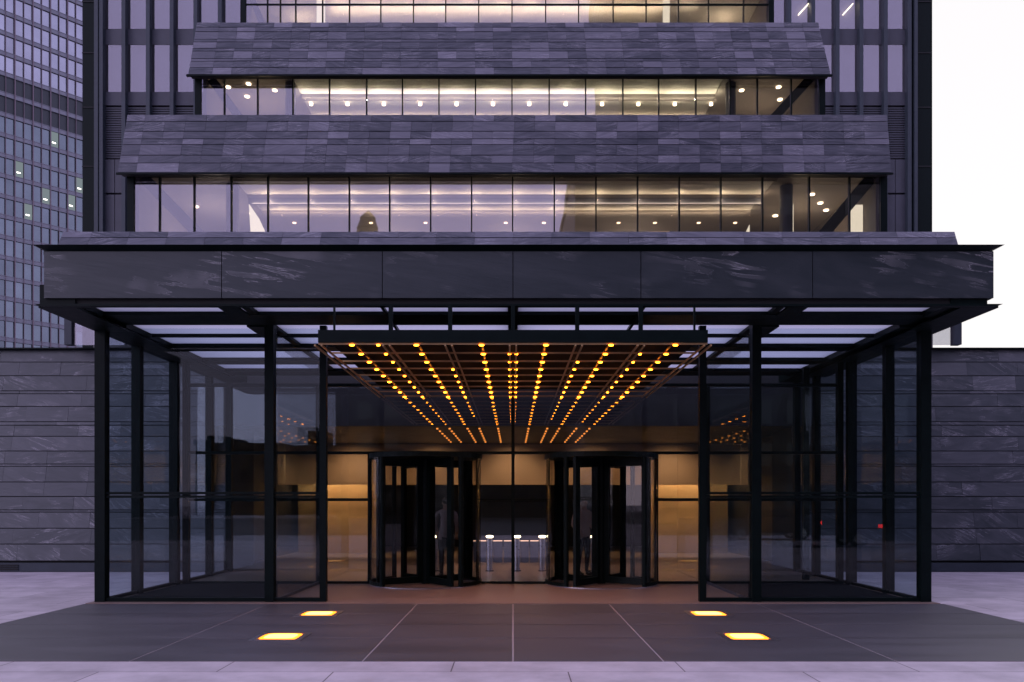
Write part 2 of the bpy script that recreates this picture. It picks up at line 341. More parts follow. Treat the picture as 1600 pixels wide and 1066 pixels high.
# head, transom and sill rails of front screens, glass in them
for sgn in (-1, 1):
    for xa, xb in ((6.795, 4.135), (3.985, 3.225)):
        xa, xb = sgn*xa, sgn*xb
        f = MB(); f.box(xa, xb, YF-.05, YF+.05, .01, .075)
        f.box(xa, xb, YF-.045, YF+.045, 1.745, 1.785); f.box(xa, xb, YF-.045, YF+.045, 1.805, 1.845)
        f.build('front_rail', S, pav)
        MB().box(xa, xb, YF-.006, YF+.006, .075, 1.745).build('glass_pane', M['glass_front'], pav)
        MB().box(xa, xb, YF-.006, YF+.006, 1.845, 4.58).build('glass_pane', M['glass_front'], pav)
    for ya, yb in ((14.015, 15.12), (15.28, 16.78), (16.96, 18.73), (18.87, 20.05)):
        MB().box(sgn*6.86-.006, sgn*6.86+.006, ya, yb, .07, 4.55).build('side_pane', M['glass_front'], pav)
        MB().box(sgn*6.86-.03, sgn*6.86+.03, ya, yb, .01, .07).build('side_rail', S, pav)
# rear glass wall with its doors' side frames
rw = [-6.62, -3.97, -2.93, -.72, 0, .72, 2.93, 3.97, 6.62]
f = MB()
for x in (-3.97, 3.97): f.box(x-.05, x+.05, YR-.06, YR+.06, .012, 4.1)
for x in (-2.93, -.72, .72, 2.93): f.box(x-.035, x+.035, YR-.05, YR+.05, .012, 2.66)
f.box(-.032, .032, YR-.05, YR+.05, .012, 4.1)
for a, b in ((-6.62, -4.02), (-3.92, -.032), (.032, 3.92), (4.02, 6.62)): f.box(a, b, YR-.05, YR+.05, 2.66, 2.715)
for a, b in ((-6.62, -4.02), (-3.92, -2.965), (2.965, 3.92), (4.02, 6.62)):
    f.box(a, b, YR-.045, YR+.045, 1.70, 1.76); f.box(a, b, YR-.045, YR+.045, .012, .06)
for a, b in ((-.685, -.032), (.032, .685)):
    f.box(a, b, YR-.03, YR+.03, 1.725, 1.75); f.box(a, b, YR-.045, YR+.045, .012, .06)
f.box(-6.62, -4.02, YR-.05, YR+.05, 4.04, 4.1); f.box(4.02, 6.62, YR-.05, YR+.05, 4.04, 4.1)
f.box(-3.92, -.032, YR-.05, YR+.05, 4.04, 4.1); f.box(.032, 3.92, YR-.05, YR+.05, 4.04, 4.1)
f.build('rear_frame', S, pav)
for a, b in ((-6.62, -4.02), (-3.92, -2.965), (-.685, -.032), (.032, .685), (2.965, 3.92), (4.02, 6.62)):
    MB().box(a, b, YR-.006, YR+.006, .06, 1.70).build('rear_pane', M['glass'], pav)
    MB().box(a, b, YR-.006, YR+.006, 1.76, 2.66).build('rear_pane', M['glass'], pav)
for a, b in ((-6.62, -4.02), (-3.92, -.032), (.032, 3.92), (4.02, 6.62)):
    MB().box(a, b, YR-.006, YR+.006, 2.715, 4.04).build('rear_pane', M['glass'], pav)
# return panes beside the central opening
for s_ in (-1, 1):
    MB().box(s_*3.97-.006, s_*3.97+.006, YF+.1, YR-.07, .06, 4.5).build('return_pane', M['glass'], pav)
    MB().box(s_*3.97-.02, s_*3.97+.02, YF+.1, YR-.07, .012, .06).build('return_rail', M['steel_mid'], pav)
# entrance mats are rolled into the floor
for s_ in (-1, 1):
    m_ = MB().box(s_*4.02, s_*6.72, 14.02, 16.93, .012, .026).build('entrance_mat', M['mat'])
    m_['label'] = 'charcoal floor mat inside the %s glass box of the entrance' % ('left' if s_ < 0 else 'right'); m_['category'] = 'mat'; m_['group'] = 'mats in the glass boxes'

# roof: translucent ceiling, steel beams, flashings, stone band
ys_c = [12.3, 13.05, 13.80, 15.66, 16.17, 17.18, 17.7, 18.57]
for a in ((-6.94, 6.94, 13.05, 13.80, 4.61, 4.86), (-6.40, 6.40, 14.75, 14.80, 4.60, 4.70), (-6.40, 6.40, 15.66, 16.12, 4.60, 4.84),
          (-6.40, 6.40, 17.16, 17.66, 4.60, 4.84), (-6.40, 6.40, 18.52, 19.2, 4.60, 4.84)):
    MB().box(*a).build('cross_beam', S, pav)
for s_ in (-1, 1):
    MB().box(s_*6.94, s_*6.42, 13.82, 20.1, 4.57, 4.86).box(s_*6.94, s_*6.42, 12.2, 13.03, 4.57, 4.86).build('edge_beam', S, pav)
    fr = MB()
    for ya, yb in ((12.25, 13.04), (13.81, 14.74), (14.81, 15.65), (16.13, 17.15), (17.67, 18.51)):
        fr.box(s_*4.0, s_*4.12, ya, yb, 4.62, 4.86); fr.box(s_*4.12, s_*4.42, ya, yb, 4.585, 4.615)
    fr.build('long_beam', S, pav)
fr = MB()
for ya, yb in ((12.25, 13.04), (13.81, 14.74)): fr.box(-.075, .075, ya, yb, 4.60, 4.86)
fr.build('long_beam', S, pav)
for s_ in (-1, 1):
    MB().bar((s_*1.96, 12.3, 4.60), (s_*1.96, 16.9, 4.60), .045).build('tie_rod', S, pav)
cl = MB()
for a, b in ((-6.41, -4.13), (-3.99, -.08), (.08, 3.99), (4.13, 6.41)):
    for ya, yb in ((12.32, 13.04), (13.81, 14.74), (14.81, 15.65), (16.13, 17.15), (17.67, 18.51)):
        cl = MB().box(a, b, ya, yb, 4.66, 4.675); cl.build('ceiling_pane', M['frost'], pav)
# edge flashings
fl = MB()
def wedge(x0, x1, y0, y1, z0, z1, xi, yi):
    """plate whose underside tapers inwards (mitred gutter edge)"""
    return [(x0+xi, y0+yi, z0), (x1-xi, y0+yi, z0), (x1-xi, y1, z0), (x0+xi, y1, z0), (x0, y0, z1), (x1, y0, z1), (x1, y1, z1), (x0, y1, z1)]
MB().hexa(wedge(-6.97, 7.13, 12.10, 12.21, 4.525, 4.555, .10, .0)).build('lower_flashing', S, pav)
MB().hexa(wedge(-6.97, 7.13, 12.06, 12.35, 5.345, 5.405, .16, .10)).build('upper_flashing', S, pav)
for s_, xo in ((-1, -6.97), (1, 7.13)):
    MB().box(xo, xo-s_*.55, 12.22, 18.9, 4.525, 4.555).build('side_flashing', S, pav)
    MB().box(xo, xo-s_*.3, 12.355, 18.9, 5.345, 5.40).build('side_flashing', S, pav)
MB().box(-6.75, 6.92, 12.32, 18.8, 4.90, 5.33).build('roof_core', M['joint'], pav) if False else None
# stone band
xj = [-6.86, -4.26, -1.91, 0, 1.87, 4.38, 7.03]
for a, b in zip(xj, xj[1:]):
    MB().box(a+.006, b-.006, 12.16, 12.22, 4.655, 5.335).build('stone_panel', M['slate_big'], pav)
for s_, xo in ((-1, -6.86), (1, 7.03)):
    for ya, yb in ((12.226, 14.4), (14.41, 16.6), (16.61, 18.8)):
        MB().box(xo, xo-s_*.05, ya, yb, 4.655, 5.335).build('stone_panel', M['slate_big'], pav)
MB().box(-6.80, 6.97, 12.224, 12.30, 4.57, 5.34).build('band_backing', M['joint'], pav)

# ================================================================== LIT CANOPY (hung lattice with lamps)
can = thing('lit_canopy', (0, 14.2, 3.85), 'hanging black canopy with bronze lattice and rows of amber lamps above the doors', 'canopy')
MB().box(-2.66, 2.66, 11.35, 11.40, 3.85, 4.02).build('fascia', S, can)
MB().box(-2.64, 2.64, 11.41, 16.9, 3.97, 4.00).build('top_plate', M['blackplate'], can)
rows = [11.39+.69*k for k in range(9)]
lat = MB()
for y in rows: lat.box(-2.66, 2.66, y-.012, y+.012, 3.825, 3.848)
lat.build('cross_bars', M['bronze'], can)
lat = MB()
for x in (-2.66, -1.73, -.88, 0, .90, 1.75, 2.66):
    for d in (-.045, .045): lat.box(x+d-.011, x+d+.011, 11.36, 16.93, 3.80, 3.8235)
lat.build('long_bars', M['bronze'], can)
lat = MB()
LX = [(-2.2, 0), (-1.84, 0), (-1.32, 0), (-.97, 3), (-.43, 0), (-.05, 1), (.05, 1), (.45, 0), (.99, 2), (1.34, 0), (1.84, 1), (2.22, 0)]
for x, k0 in LX:
    if k0 == 0 and abs(x) != 1.84: lat.box(x-.014, x+.014, 11.4, 16.93, 3.86, 3.885)
lat.build('lamp_carrier', M['lampwire'], can)
for x, k0 in LX:
    for k, y in enumerate(rows):
        if k < k0: continue
        r = .024 if abs(x) < .1 else (.026 if x in (-.97, .99, -1.84, 1.84) else .037)
        b = MB(); zc = 3.815; n = 12; yy = y-.02
        prof = [(.15, -.014), (.75, -.010), (1, 0), (.75, .008), (.4, .010)]
        for i, (q, dz) in enumerate(prof):
            b.v += [(x+r*q*math.cos(2*math.pi*j/n), yy+.015*q*math.sin(2*math.pi*j/n), zc+dz) for j in range(n)]
        for i in range(4):
            for j in range(n): b.f.append((i*n+j, i*n+(j+1)%n, (i+1)*n+(j+1)%n, (i+1)*n+j))
        b.f.append(tuple(range(n))[::-1]); b.f.append(tuple(range(4*n, 5*n)))
        b.build('lamp', M['lamp'], can)
for x in (-2.0, -.7, .7, 2.0):
    for y in (12.0, 13.6, 15.2, 16.5):
        lamp_light('lamp_beam', 'SPOT', (x, y, 3.79), 21, (1, .46, .23), can, spot_size=R(125), spot_blend=.9, shadow_soft_size=.04)
for x in (-2.9+.34, -1.75, -.9, 0, .92, 1.83, 2.6):
    MB().box(x-.03, x+.03, 11.9, 11.95, 4.001, 4.50).build('hanger', S, can) if abs(x) < 2.5 else MB().box(x-.012, x+.012, 11.9, 11.95, 4.001, 4.50).build('hanger', S, can)
    
# ================================================================== REVOLVING DOORS
def revolving(cx, mir, lab):
    cy = 17.02; Rr = 1.12
    t = thing('revolving_door', (cx, cy, .012), lab, 'revolving door', 'revolving doors under the canopy')
    MB().cyl(cx, cy, 2.56, 2.655, Rr+.03, n=48).build('drum_top', S, t)
    MB().arc(cx, cy, Rr-.04, Rr+.02, 0, 2*math.pi, .012, .03, 48).build('floor_ring', M['steel_bright'], t)
    for side in (0, math.pi):
        a0, a1 = side-R(47), side+R(47)
        MB().arc(cx, cy, Rr-.005, Rr+.007, a0, a1, .10, 2.56, 16).build('curved_pane', M['glass_door'], t)
        MB().arc(cx, cy, Rr-.02, Rr+.022, a0, a1, .031, .10, 16).build('curved_rail', S, t)
        for a in (a0, a1):
            MB().cyl(cx+Rr*math.cos(a), cy+Rr*math.sin(a), .031, 2.56, .05, n=12).build('drum_post', S, t)
    MB().cyl(cx, cy, .02, 2.56, .09, n=14).build('centre_column', S, t)
    angs = [R(214), R(304), R(34), R(124)]
    if mir: angs = [math.pi-a for a in angs]
    for a in angs:
        d = Vector((math.cos(a), math.sin(a), 0)); c = Vector((cx, cy, 0)); n = Vector((-d.y, d.x, 0))
        def slab(r0, r1, z0, z1, th):
            p = [c+d*r0-n*th, c+d*r1-n*th, c+d*r1+n*th, c+d*r0+n*th]
            return [(q.x, q.y, z0) for q in p]+[(q.x, q.y, z1) for q in p]
        f = MB(); f.hexa(slab(.091, .20, .04, 2.55, .03)); f.hexa(slab(Rr-.20, Rr-.03, .04, 2.55, .03))
        f.hexa(slab(.201, Rr-.201, .04, .17, .03)); f.hexa(slab(.201, Rr-.201, 2.40, 2.55, .03))
        lf = f.build('door_leaf', S, t)
        MB().hexa(slab(.201, Rr-.201, .171, 2.399, .005)).build('leaf_pane', M['glass_door'], lf)
        MB().hexa(slab(.5, .9, 1.02, 1.06, .05)).build('push_bar', M['steel_bright'], lf) if False else None
    return t
revolving(-1.78, False, 'black framed glass revolving door to the left of the centre panes')
revolving(1.80, True, 'black framed glass revolving door to the right of the centre panes')

# ================================================================== LOBBY (inside of the building's ground floor)
bld = thing('office_tower', (0, 40, 0), 'dark slate clad office tower with stepped lit window bands above the entrance', 'building')
def room():
    w = MB()
    w.box(-7.3, 7.3, 20.32, 20.5, 3.55, 8.0).build('lobby_bulkhead', M['darkwall'], bld)
    MB().box(-7.25, 7.25, 20.51, 44, 3.55, 3.62).build('lobby_ceiling', M['brownwall'], bld)
    MB().box(-7.45, -7.32, 20.32, 45, 0, 3.6).box(7.32, 7.45, 20.32, 45, 0, 3.6).build('lobby_side_wall', M['brownwall'], bld)
    for sg in (-1, 1): MB().box(sg*7.1, sg*4.5, 27.5, 27.65, .013, 3.3).build('amber_wall', M['warmwall'], bld)
    MB().box(-7.25, 7.25, 26.5, 26.65, 2.25, 3.54).build('beige_bulkhead', M['beige'], bld)
    MB().box(-7.3, 7.3, 40, 40.2, .013, 3.54).build('lobby_end_wall', M['darkwall'], bld)
    # wall washers in the lobby ceiling
    for x in (-6.4, -5.2, 5.2, 6.4):
        lamp_light('wall_washer_lamp', 'POINT', (x, 27.0, 2.9), 55, (1, .68, .36), bld, shadow_soft_size=.08)
    for x in (-5.0, -2.5, 0, 2.5, 5.0):
        o = lamp_light('bulkhead_washer_lamp', 'SPOT', (x, 25.2, 3.45), 80, (1, .62, .33), bld, spot_size=R(120), spot_blend=.9, shadow_soft_size=.08)
        o.rotation_euler = (R(35), 0, 0)
    for x in (-2.2, 2.2, 0):
        lamp_light('lobby_fill_light', 'SPOT', (x, 21.2, 3.45), 110, (1, .55, .30), bld, spot_size=R(110), spot_blend=.8, shadow_soft_size=.08)  # added fill with no fixture, brightens the lobby floor and people
room()
for x in (-1.90, -1.59, -1.14, -.84, -.37, .39, .86, 1.16, 1.59, 1.92):  # added bulbs continue the lamp rows that show in the rear glass
    for k in range(7):
        y = 20.9+.75*k
        MB().cyl(x, y, 3.515, 3.546, .026, n=8).build('ceiling_bulb', M['lobby_bulb'], bld)

# security gates seen through the centre panes
gx = [-.565, .10, .71, -1.88, 1.95]
glab = ['slim steel post with a glowing cap, left of the middle glass mullion', 'slim steel post with a glowing cap, just right of the middle glass mullion',
        'slim steel post with a glowing cap, furthest right in the centre panes', 'slim steel post seen through the left revolving door', 'slim steel post seen through the right revolving door']
for x, lb in zip(gx, glab):
    t = thing('gate_post', (x, 20.2, .012), lb, 'gate post', 'steel posts of the lobby gates')
    MB().cyl(x, 20.2, .012, .03, .10, n=20).build('base_plate', S, t)
    MB().cyl(x, 20.2, .03, .82, .068, n=24).build('tube', M['steel_bright'], t, smooth=False)
    MB().lathe(x, 20.2, [(.060, .821), (.088, .84), (.088, .862), (.05, .875)]).build('glowing_cap', M['warm_lamp'], t)
for a, b, lb in ((-.96, -.65, 'low lobby gate wing left of the first glowing post'), (-.48, -.26, 'low lobby gate wing between first glowing post and mullion'), (-.22, .02, 'low lobby gate wing behind the middle mullion'),
              (.18, .38, 'low lobby gate wing right of the middle glowing post'), (.42, .62, 'low lobby gate wing beside the right glowing post')):
    t = thing('gate_wing', ((a+b)/2, 20.2, .1), lb, 'gate', 'lobby gate wings')
    MB().box(a, b, 20.19, 20.21, .22, .735).build('glass_wing', M['gate_glass'], t)
    MB().box(a, b, 20.185, 20.215, .736, .757).build('lit_edge', M['gate_line'], t)

# ================================================================== SLATE SIDE WALLS
def side_wall(sgn, lab):
    t = thing('slate_wall', (sgn*12, 20.2, 0), lab, 'wall', 'leaning slate walls either side of the entrance')
    x0, x1 = (-26, -6.95) if sgn < 0 else (6.95, 16.05)
    rws = [.37,.35,.36,.05,.30,.33,.36,.05,.30,.34,.26,.08,.36,.30,.07,.36,.33,.30]
    tot = sum(rws); zb, zt = .26, 5.56; yb, yt = 20.12, 21.2
    W = x1-x0
    def cols(r):
        random.seed(100*r+sgn); xs = [0]; x = random.uniform(.5, 1.6)
        while x < W-.4: xs.append(x/W); x += random.choice((1.05, 1.25, 1.6, 2.1, 1.9))
        return xs+[1]
    xt1 = x1 if sgn < 0 else x1+.25
    tiles(MB(), (x0, yb, zb), (x1, yb, zb), (xt1, yt, zt), (x0, yt, zt), rws, cols).build('slate_courses', M['slate_wall'], t)
    b = MB().hexa([(x0, yb+.005, 0), (x1, yb+.005, 0), (x1, 22.3, 0), (x0, 22.3, 0), (x0, yt+.002, zt), (xt1, yt+.002, zt), (xt1, 22.3, zt), (x0, 22.3, zt)]); b.build('wall_core', M['joint'], t)
    MB().box(x0, x1, 20.02, 20.11, .01, .22).build('plinth', M['steel_blue'], t)
    MB().box(x0, x1+(.32 if sgn > 0 else 0), yt-.14, 22.3, zt+.003, zt+.04).build('coping', S, t)
    if sgn < 0:
        v = MB()
        for k in range(3): v.box(-14.2, -11.9, 20.0, 20.018, .05+.05*k, .08+.05*k)
        v.build('vent_slots', M['joint'], t)
side_wall(-1, 'dark leaning slate wall left of the glass entrance, courses catching pale light')
side_wall(1, 'darker leaning slate wall right of the glass entrance, ending under the white sky')

# ================================================================== OFFICE TOWER: ground level glazing above the walls
s0 = MB(); 
for s_ in (-1, 1):
    s0 = MB().box(s_*11.05-.09, s_*11.05+.09, 20.65, 20.85, 5.6, 7.6)
    for x in (10.35, 9.65, 9.3, 8.9, 8.55, 8.0): s0.box(s_*x-.02, s_*x+.02, 20.70, 20.78, 5.6, 7.6)
    clr = s0.build('clerestory_frame', M['steel_blue'], bld)
    MB().box(s_*10.95, s_*7.0, 20.73, 20.742, 5.6, 7.5).build('clerestory_pane', M['glass_coated'], clr)
MB().box(-10.9, 10.9, 21.6, 21.7, 5.6, 7.5).build('clerestory_blind', M['blind'], bld)

# skirt, tier one cladding
def modcols(xa, xb, step, seed, merge=.35, phase=0):
    W = xb-xa
    def cols(r):
        random.seed(seed*50+r); xs = [xa]; x = math.ceil(xa/step)*step+phase
        while x < xb-.15:
            if x-xa > .15 and (abs(round(x/(2*step))*2*step-x) < .01 or random.random() > merge): xs.append(x)
            x += step
        xs.append(xb); return [(x-xa)/W for x in xs]
    return cols
ROW2 = [.42, .35, .47, .26, .34, .45, .31]
tiles(MB(), (-10.84, 19.63, 7.42), (10.58, 19.63, 7.42), (10.60, 20.0, 8.17), (-10.8, 20.0, 8.17), [.30, .28, .18], modcols(-10.82, 10.6, .92, 3)).build('slate_skirt', M['slate'], bld)
MB().hexa([(-10.8, 19.65, 7.4), (10.56, 19.65, 7.4), (10.56, 22.4, 7.4), (-10.8, 22.4, 7.4), (-10.8, 20.02, 8.16), (10.56, 20.02, 8.16), (10.56, 22.4, 8.16), (-10.8, 22.4, 8.16)]).build('skirt_core', M['joint'], bld)
tiles(MB(), (-10.56, 22.25, 10.486), (10.11, 22.25, 10.486), (10.17, 22.65, 12.22), (-10.48, 22.65, 12.22), ROW2, modcols(-10.5, 10.1, .556, 4, .25)).build('slate_band', M['slate'], bld)
MB().hexa([(-10.54, 22.27, 10.49), (10.09, 22.27, 10.49), (10.09, 22.50, 10.49), (-10.54, 22.50, 10.49), (-10.46, 22.67, 12.21), (10.15, 22.67, 12.21), (10.15, 22.9, 12.21), (-10.46, 22.9, 12.21)]).build('band_core', M['joint'], bld)
MB().box(-10.46, 10.1, 22.95, 25.0, 10.8, 12.2).build('terrace_deck', M['joint'], bld)
MB().box(-10.6, 10.15, 22.20, 22.262, 10.44, 10.484).build('band_drip', S, bld)
ROW3 = [.33, .30, .12, .36, .14, .30, .14, .36, .22, .24]
tiles(MB(), (-9.67, 24.8, 14.42), (9.46, 24.8, 14.42), (9.27, 25.3, 16.26), (-9.6, 25.3, 16.26), ROW3, modcols(-9.6, 9.4, .556, 5, .3)).build('slate_band', M['slate'], bld)
MB().hexa([(-9.65, 24.82, 14.43), (9.44, 24.82, 14.43), (9.44, 25.05, 14.43), (-9.65, 25.05, 14.43), (-9.58, 25.32, 16.25), (9.25, 25.32, 16.25), (9.25, 25.6, 16.25), (-9.58, 25.6, 16.25)]).build('band_core', M['joint'], bld)
MB().box(-9.55, 9.2, 25.65, 28.0, 14.85, 16.24).build('terrace_deck', M['joint'], bld)
MB().box(-9.72, 9.5, 24.74, 24.815, 14.37, 14.416).build('band_drip', S, bld)

# window bands
def window_band(xs, y, z0, z1, thick, trans=None, post_w=.035):
    f = MB()
    for k, x in enumerate(xs):
        w = .09 if k in (0, len(xs)-1) else post_w/2
        f.box(x-w, x+w, y-.05, y+.06, z0, z1)
    for k in range(len(xs)-1):
        wa = .09 if k == 0 else post_w/2; wb = .09 if k == len(xs)-2 else post_w/2
        f.box(xs[k]+wa, xs[k+1]-wb, y-.04, y+.05, z1-.05, z1); f.box(xs[k]+wa, xs[k+1]-wb, y-.04, y+.05, z0, z0+.05)
        if trans: f.box(xs[k]+wa, xs[k+1]-wb, y-.03, y+.04, trans-.02, trans+.02)
    o = f.build('window_band', M['steel'], bld)
    for k in range(len(xs)-1):
        MB().box(xs[k]+.018, xs[k+1]-.018, y-.007, y+.007, z0+.05, z1-.05).build('window_pane', M['glass_coated'], o)
    return o
px1 = [205,250,304,362,419,482,546,609,673,737,801,866,931,996,1061,1126,1191,1264,1327,1380]
x1 = [(p-801.5)/57.6 for p in px1]; Y1 = 22.57
window_band(x1, Y1, 8.2, 10.56, .06)
px2 = [310,351,403,458,515,573,629,686,743,800,858,915,973,1029,1087,1140,1183,1236,1284]
x2 = [(p-801.5)/51.75 for p in px2]; Y2 = 25.12
window_band(x2, Y2, 12.3, 14.55, .05)
px3 = [380,418,438,462,504,546,595,646,696.5,748,800,852.6,904,958,1009.5,1060,1107,1162,1205]
x3 = [(p-801.5)/46.3 for p in px3]; Y3 = 28.1
window_band(x3, Y3, 16.4, 20.6, .05, trans=18.5)
# --- gallery one interior
def gallery(xa, xb, y, z0, zc, depth):
    MB().box(xa, xb, y+.12, y+depth, z0-.2, z0-.05).build('gallery_floor', M['office_back'], bld)
    MB().box(xa-.1, xa, y+.12, y+depth, z0, zc+.1).box(xb, xb+.1, y+.12, y+depth, z0, zc+.1).box(xa, xb, y+depth, y+depth+.1, z0, zc+.1).build('gallery_wall', M['office_back'], bld)
def disc(x, y, z, r, m, nm='downlight'): MB().cyl(x, y, z-.02, z, r, n=14).build(nm, m, bld)
gallery(-10.2, 9.9, Y1, 8.2, 10.66, 9)
MB().box(-10.2, -7.75, 22.7, 31.5, 10.66, 10.72).box(7.3, 9.9, 22.7, 31.5, 10.66, 10.72).build('gallery_ceiling', M['greyceil'], bld)
MB().box(-7.74, 7.29, 22.7, 23.05, 10.58, 10.72).build('ceiling_edge', M['office_back'], bld)
MB().box(-7.74, 7.29, 23.05, 24.25, 10.66, 10.72).build('gallery_ceiling', M['white'], bld)
MB().box(-7.74, 7.29, 24.251, 24.66, 10.56, 10.72).build('ceiling_beam', M['office_back'], bld)
MB().box(-7.74, 7.29, 24.661, 25.55, 10.66, 10.72).build('gallery_ceiling', M['white'], bld)
MB().box(-7.74, 7.29, 25.551, 31.5, 10.60, 10.72).build('gallery_ceiling', M['greyceil'], bld)
WARM = (1, .74, .42)
def cove(xa, xb, y, z, p, col=WARM, tilt=25):
    o = lamp_light('cove_strip_lamp', 'AREA', ((xa+xb)/2, y, z), p, col, bld, shape='RECTANGLE', size=xb-xa, size_y=.04)
    o.rotation_euler = (R(180-tilt), 0, 0)
cove(-7.6, 7.2, 24.20, 10.38, 46); cove(-7.6, 7.2, 25.50, 10.42, 36)
MB().box(-7.7, 7.25, 24.215, 24.245, 10.36, 10.555).build('cove_lip', M['steel_mid'], bld)
for k in range(13):
    x = -7.1+1.19*k+.05
    lamp_light('cove_lamp_light', 'POINT', (x, 24.10, 10.45), 2.6, WARM, bld, shadow_soft_size=.02)
    lamp_light('cove_lamp_light', 'POINT', (x, 25.38, 10.45), 1.5, WARM, bld, shadow_soft_size=.02)
for x in (-9.3, -6.0, -3.9, -2.4, -.2, .85, 2.9, 3.9, 5.1, 6.1): disc(x*1.16, 26.5, 10.6, .06, M['soft_lamp'])
for x, y in ((-4.6, 28.0), (-3.0, 28.4), (-1.9, 28.2), (.6, 28.2), (4.2, 28.4), (5.6, 28.4), (-5.6, 27.9)): disc(x, y, 10.59, .055, M['soft_lamp'])
for x, y in ((-9.6, 25.2), (-8.4, 24.9), (-8.1, 25.8), (8.7, 24.2), (9.2, 24.9), (8.2, 26.0), (9.6, 25.5)): disc(x, y, 10.65, .075, M['warm_lamp'])
lamp_light('gallery_room_light', 'POINT', (8.8, 25.2, 9.6), 30.8, WARM, bld, shadow_soft_size=.15)
lamp_light('gallery_room_light', 'POINT', (-9.0, 25.2, 9.6), 30.8, (1, .8, .62), bld, shadow_soft_size=.15)
for x in (-4, 0, 4): lamp_light('gallery_room_light', 'POINT', (x, 28.0, 9.4), 48.4, (1, .76, .5), bld, shadow_soft_size=.2)
# columns, diagonal braces, stair cheeks given a glow by emission
for x in (-7.95, 7.75): MB().cyl(x, 23.6, 8.2, 10.65, .18, n=18).build('gallery_column', M['steel_mid'], bld)
MB().bar((-10.15, 22.95, 10.6), (-7.9, 22.95, 8.3), .22, .3).build('brace', M['steel_mid'], bld)
MB().bar((9.85, 22.95, 10.6), (7.9, 22.95, 8.3), .22, .3).build('brace', M['steel'], bld)
MB().hexa([(-7.5, 24.0, 8.3), (-6.6, 24.0, 8.3), (-6.6, 24.1, 8.3), (-7.5, 24.1, 8.3), (-7.62, 24.0, 10.3), (-7.35, 24.0, 9.9), (-7.35, 24.1, 9.9), (-7.62, 24.1, 10.3)]).build('stair_cheek', M['self_glow'], bld)
MB().hexa([(6.3, 24.6, 8.5), (7.0, 24.6, 8.5), (7.0, 24.7, 8.5), (6.3, 24.7, 8.5), (6.98, 24.6, 9.85), (7.0, 24.6, 9.9), (7.0, 24.7, 9.9), (6.98, 24.7, 9.85)]).build('stair_cheek', M['self_glow'], bld)
MB().box(9.45, 9.8, 23.3, 23.4, 8.3, 10.02).build('lit_panel', M['self_glow'], bld)
MB().box(7.88, 8.06, 23.9, 23.95, 8.3, 10.25).build('lit_panel', M['self_glow'], bld)
# --- gallery two interior
gallery(-9.3, 9.15, Y2, 12.3, 14.70, 7)
MB().box(-9.3, -6.75, 25.25, 32, 14.68, 14.75).box(6.45, 9.15, 25.25, 32, 14.68, 14.75).build('gallery_ceiling', M['greyceil'], bld)
MB().box(-6.74, 6.44, 25.25, 26.5, 14.70, 14.75).build('gallery_ceiling', M['white'], bld)
MB().box(-6.74, 6.44, 26.501, 26.72, 14.58, 14.75).build('ceiling_beam', M['office_back'], bld)
MB().box(-6.74, 6.44, 26.721, 32, 14.68, 14.75).build('gallery_ceiling', M['white'], bld)
for k in range(12):
    x = -6.55+1.18*k
    MB().cyl(x, 27.0, 14.58, 14.64, .055, n=14).build('spot_lamp', M['warm_lamp'], bld)
    lamp_light('cove_lamp_light', 'POINT', (x, 26.3, 14.42), 4.5, (1, .86, .50), bld, shadow_soft_size=.02)
cove(-6.7, 6.4, 26.45, 14.42, 85, (1, .86, .52)); cove(-6.7, 6.4, 27.9, 14.40, 30)
for x, y in ((-8.9, 26.0), (-8.2, 25.8), (-8.5, 26.6), (-7.5, 26.2), (8.3, 26.0), (8.6, 26.8), (7.2, 26.2), (-7.2, 27)): disc(x, y, 14.67, .075, M['warm_lamp'])
for x in (-6.9, 6.75): MB().cyl(x, 25.8, 12.3, 14.67, .16, n=18).build('gallery_column', M['steel_mid'], bld)
MB().bar((-9.2, 25.45, 14.6), (-7.6, 25.45, 12.4), .18, .25).build('brace', M['steel_mid'], bld)
MB().bar((9.05, 25.45, 14.6), (7.2, 25.45, 12.6), .18, .25).build('brace', M['steel'], bld)
lamp_light('gallery_room_light', 'POINT', (8.0, 27, 13.6), 26.4, WARM, bld, shadow_soft_size=.15)
lamp_light('gallery_room_light', 'POINT', (-8.1, 27, 13.6), 26.4, WARM, bld, shadow_soft_size=.15)
# --- gallery three interior
gallery(-9.0, 8.6, Y3, 16.4, 19.2, 6)
MB().box(-9.0, 8.6, 28.25, 34, 19.2, 19.3).build('gallery_ceiling', M['white'], bld)
for k in range(12):
    x = -6.0+1.11*k
    lamp_light('cove_lamp_light', 'POINT', (x, 29.3, 18.9), 6.0, WARM, bld, shadow_soft_size=.02)
lamp_light('gallery_room_light', 'POINT', (7.6, 30, 18.6), 22.0, WARM, bld, shadow_soft_size=.15)
lamp_light('gallery_room_light', 'POINT', (-7.6, 30, 18.6), 22.0, WARM, bld, shadow_soft_size=.15)
cove(-6.5, 5.1, 29.5, 18.8, 60, tilt=10)
MB().bar((-9.0, 28.6, 19.1), (-8.0, 28.6, 16.6), .2).build('brace', M['steel_mid'], bld)
MB().box(5.15, 5.35, 28.4, 28.6, 16.4, 19.1).box(-6.75, -6.5, 28.6, 28.8, 16.4, 19.1).build('gallery_column', M['self_glow'], bld)  # columns brightened by emission, not by a lamp
# bodies behind the bands (roof decks and flank walls so the steps are solid)
MB().box(-10.3, 9.98, 31.7, 52.5, 0, 12.1).box(-9.4, 9.25, 32.4, 52.5, 12.15, 16.2).box(-9.1, 8.7, 34.3, 52.5, 16.25, 20.8).build('rear_volume', M['steel_blue'], bld)
MB().box(-9.2, 8.8, 28.0, 34.2, 20.65, 21.5).build('upper_roof', M['steel_blue'], bld)
MB().box(-10.45, -10.3, 22.68, 31.6, 8.2, 10.6).build('flank_wall', M['steel_blue'], bld)

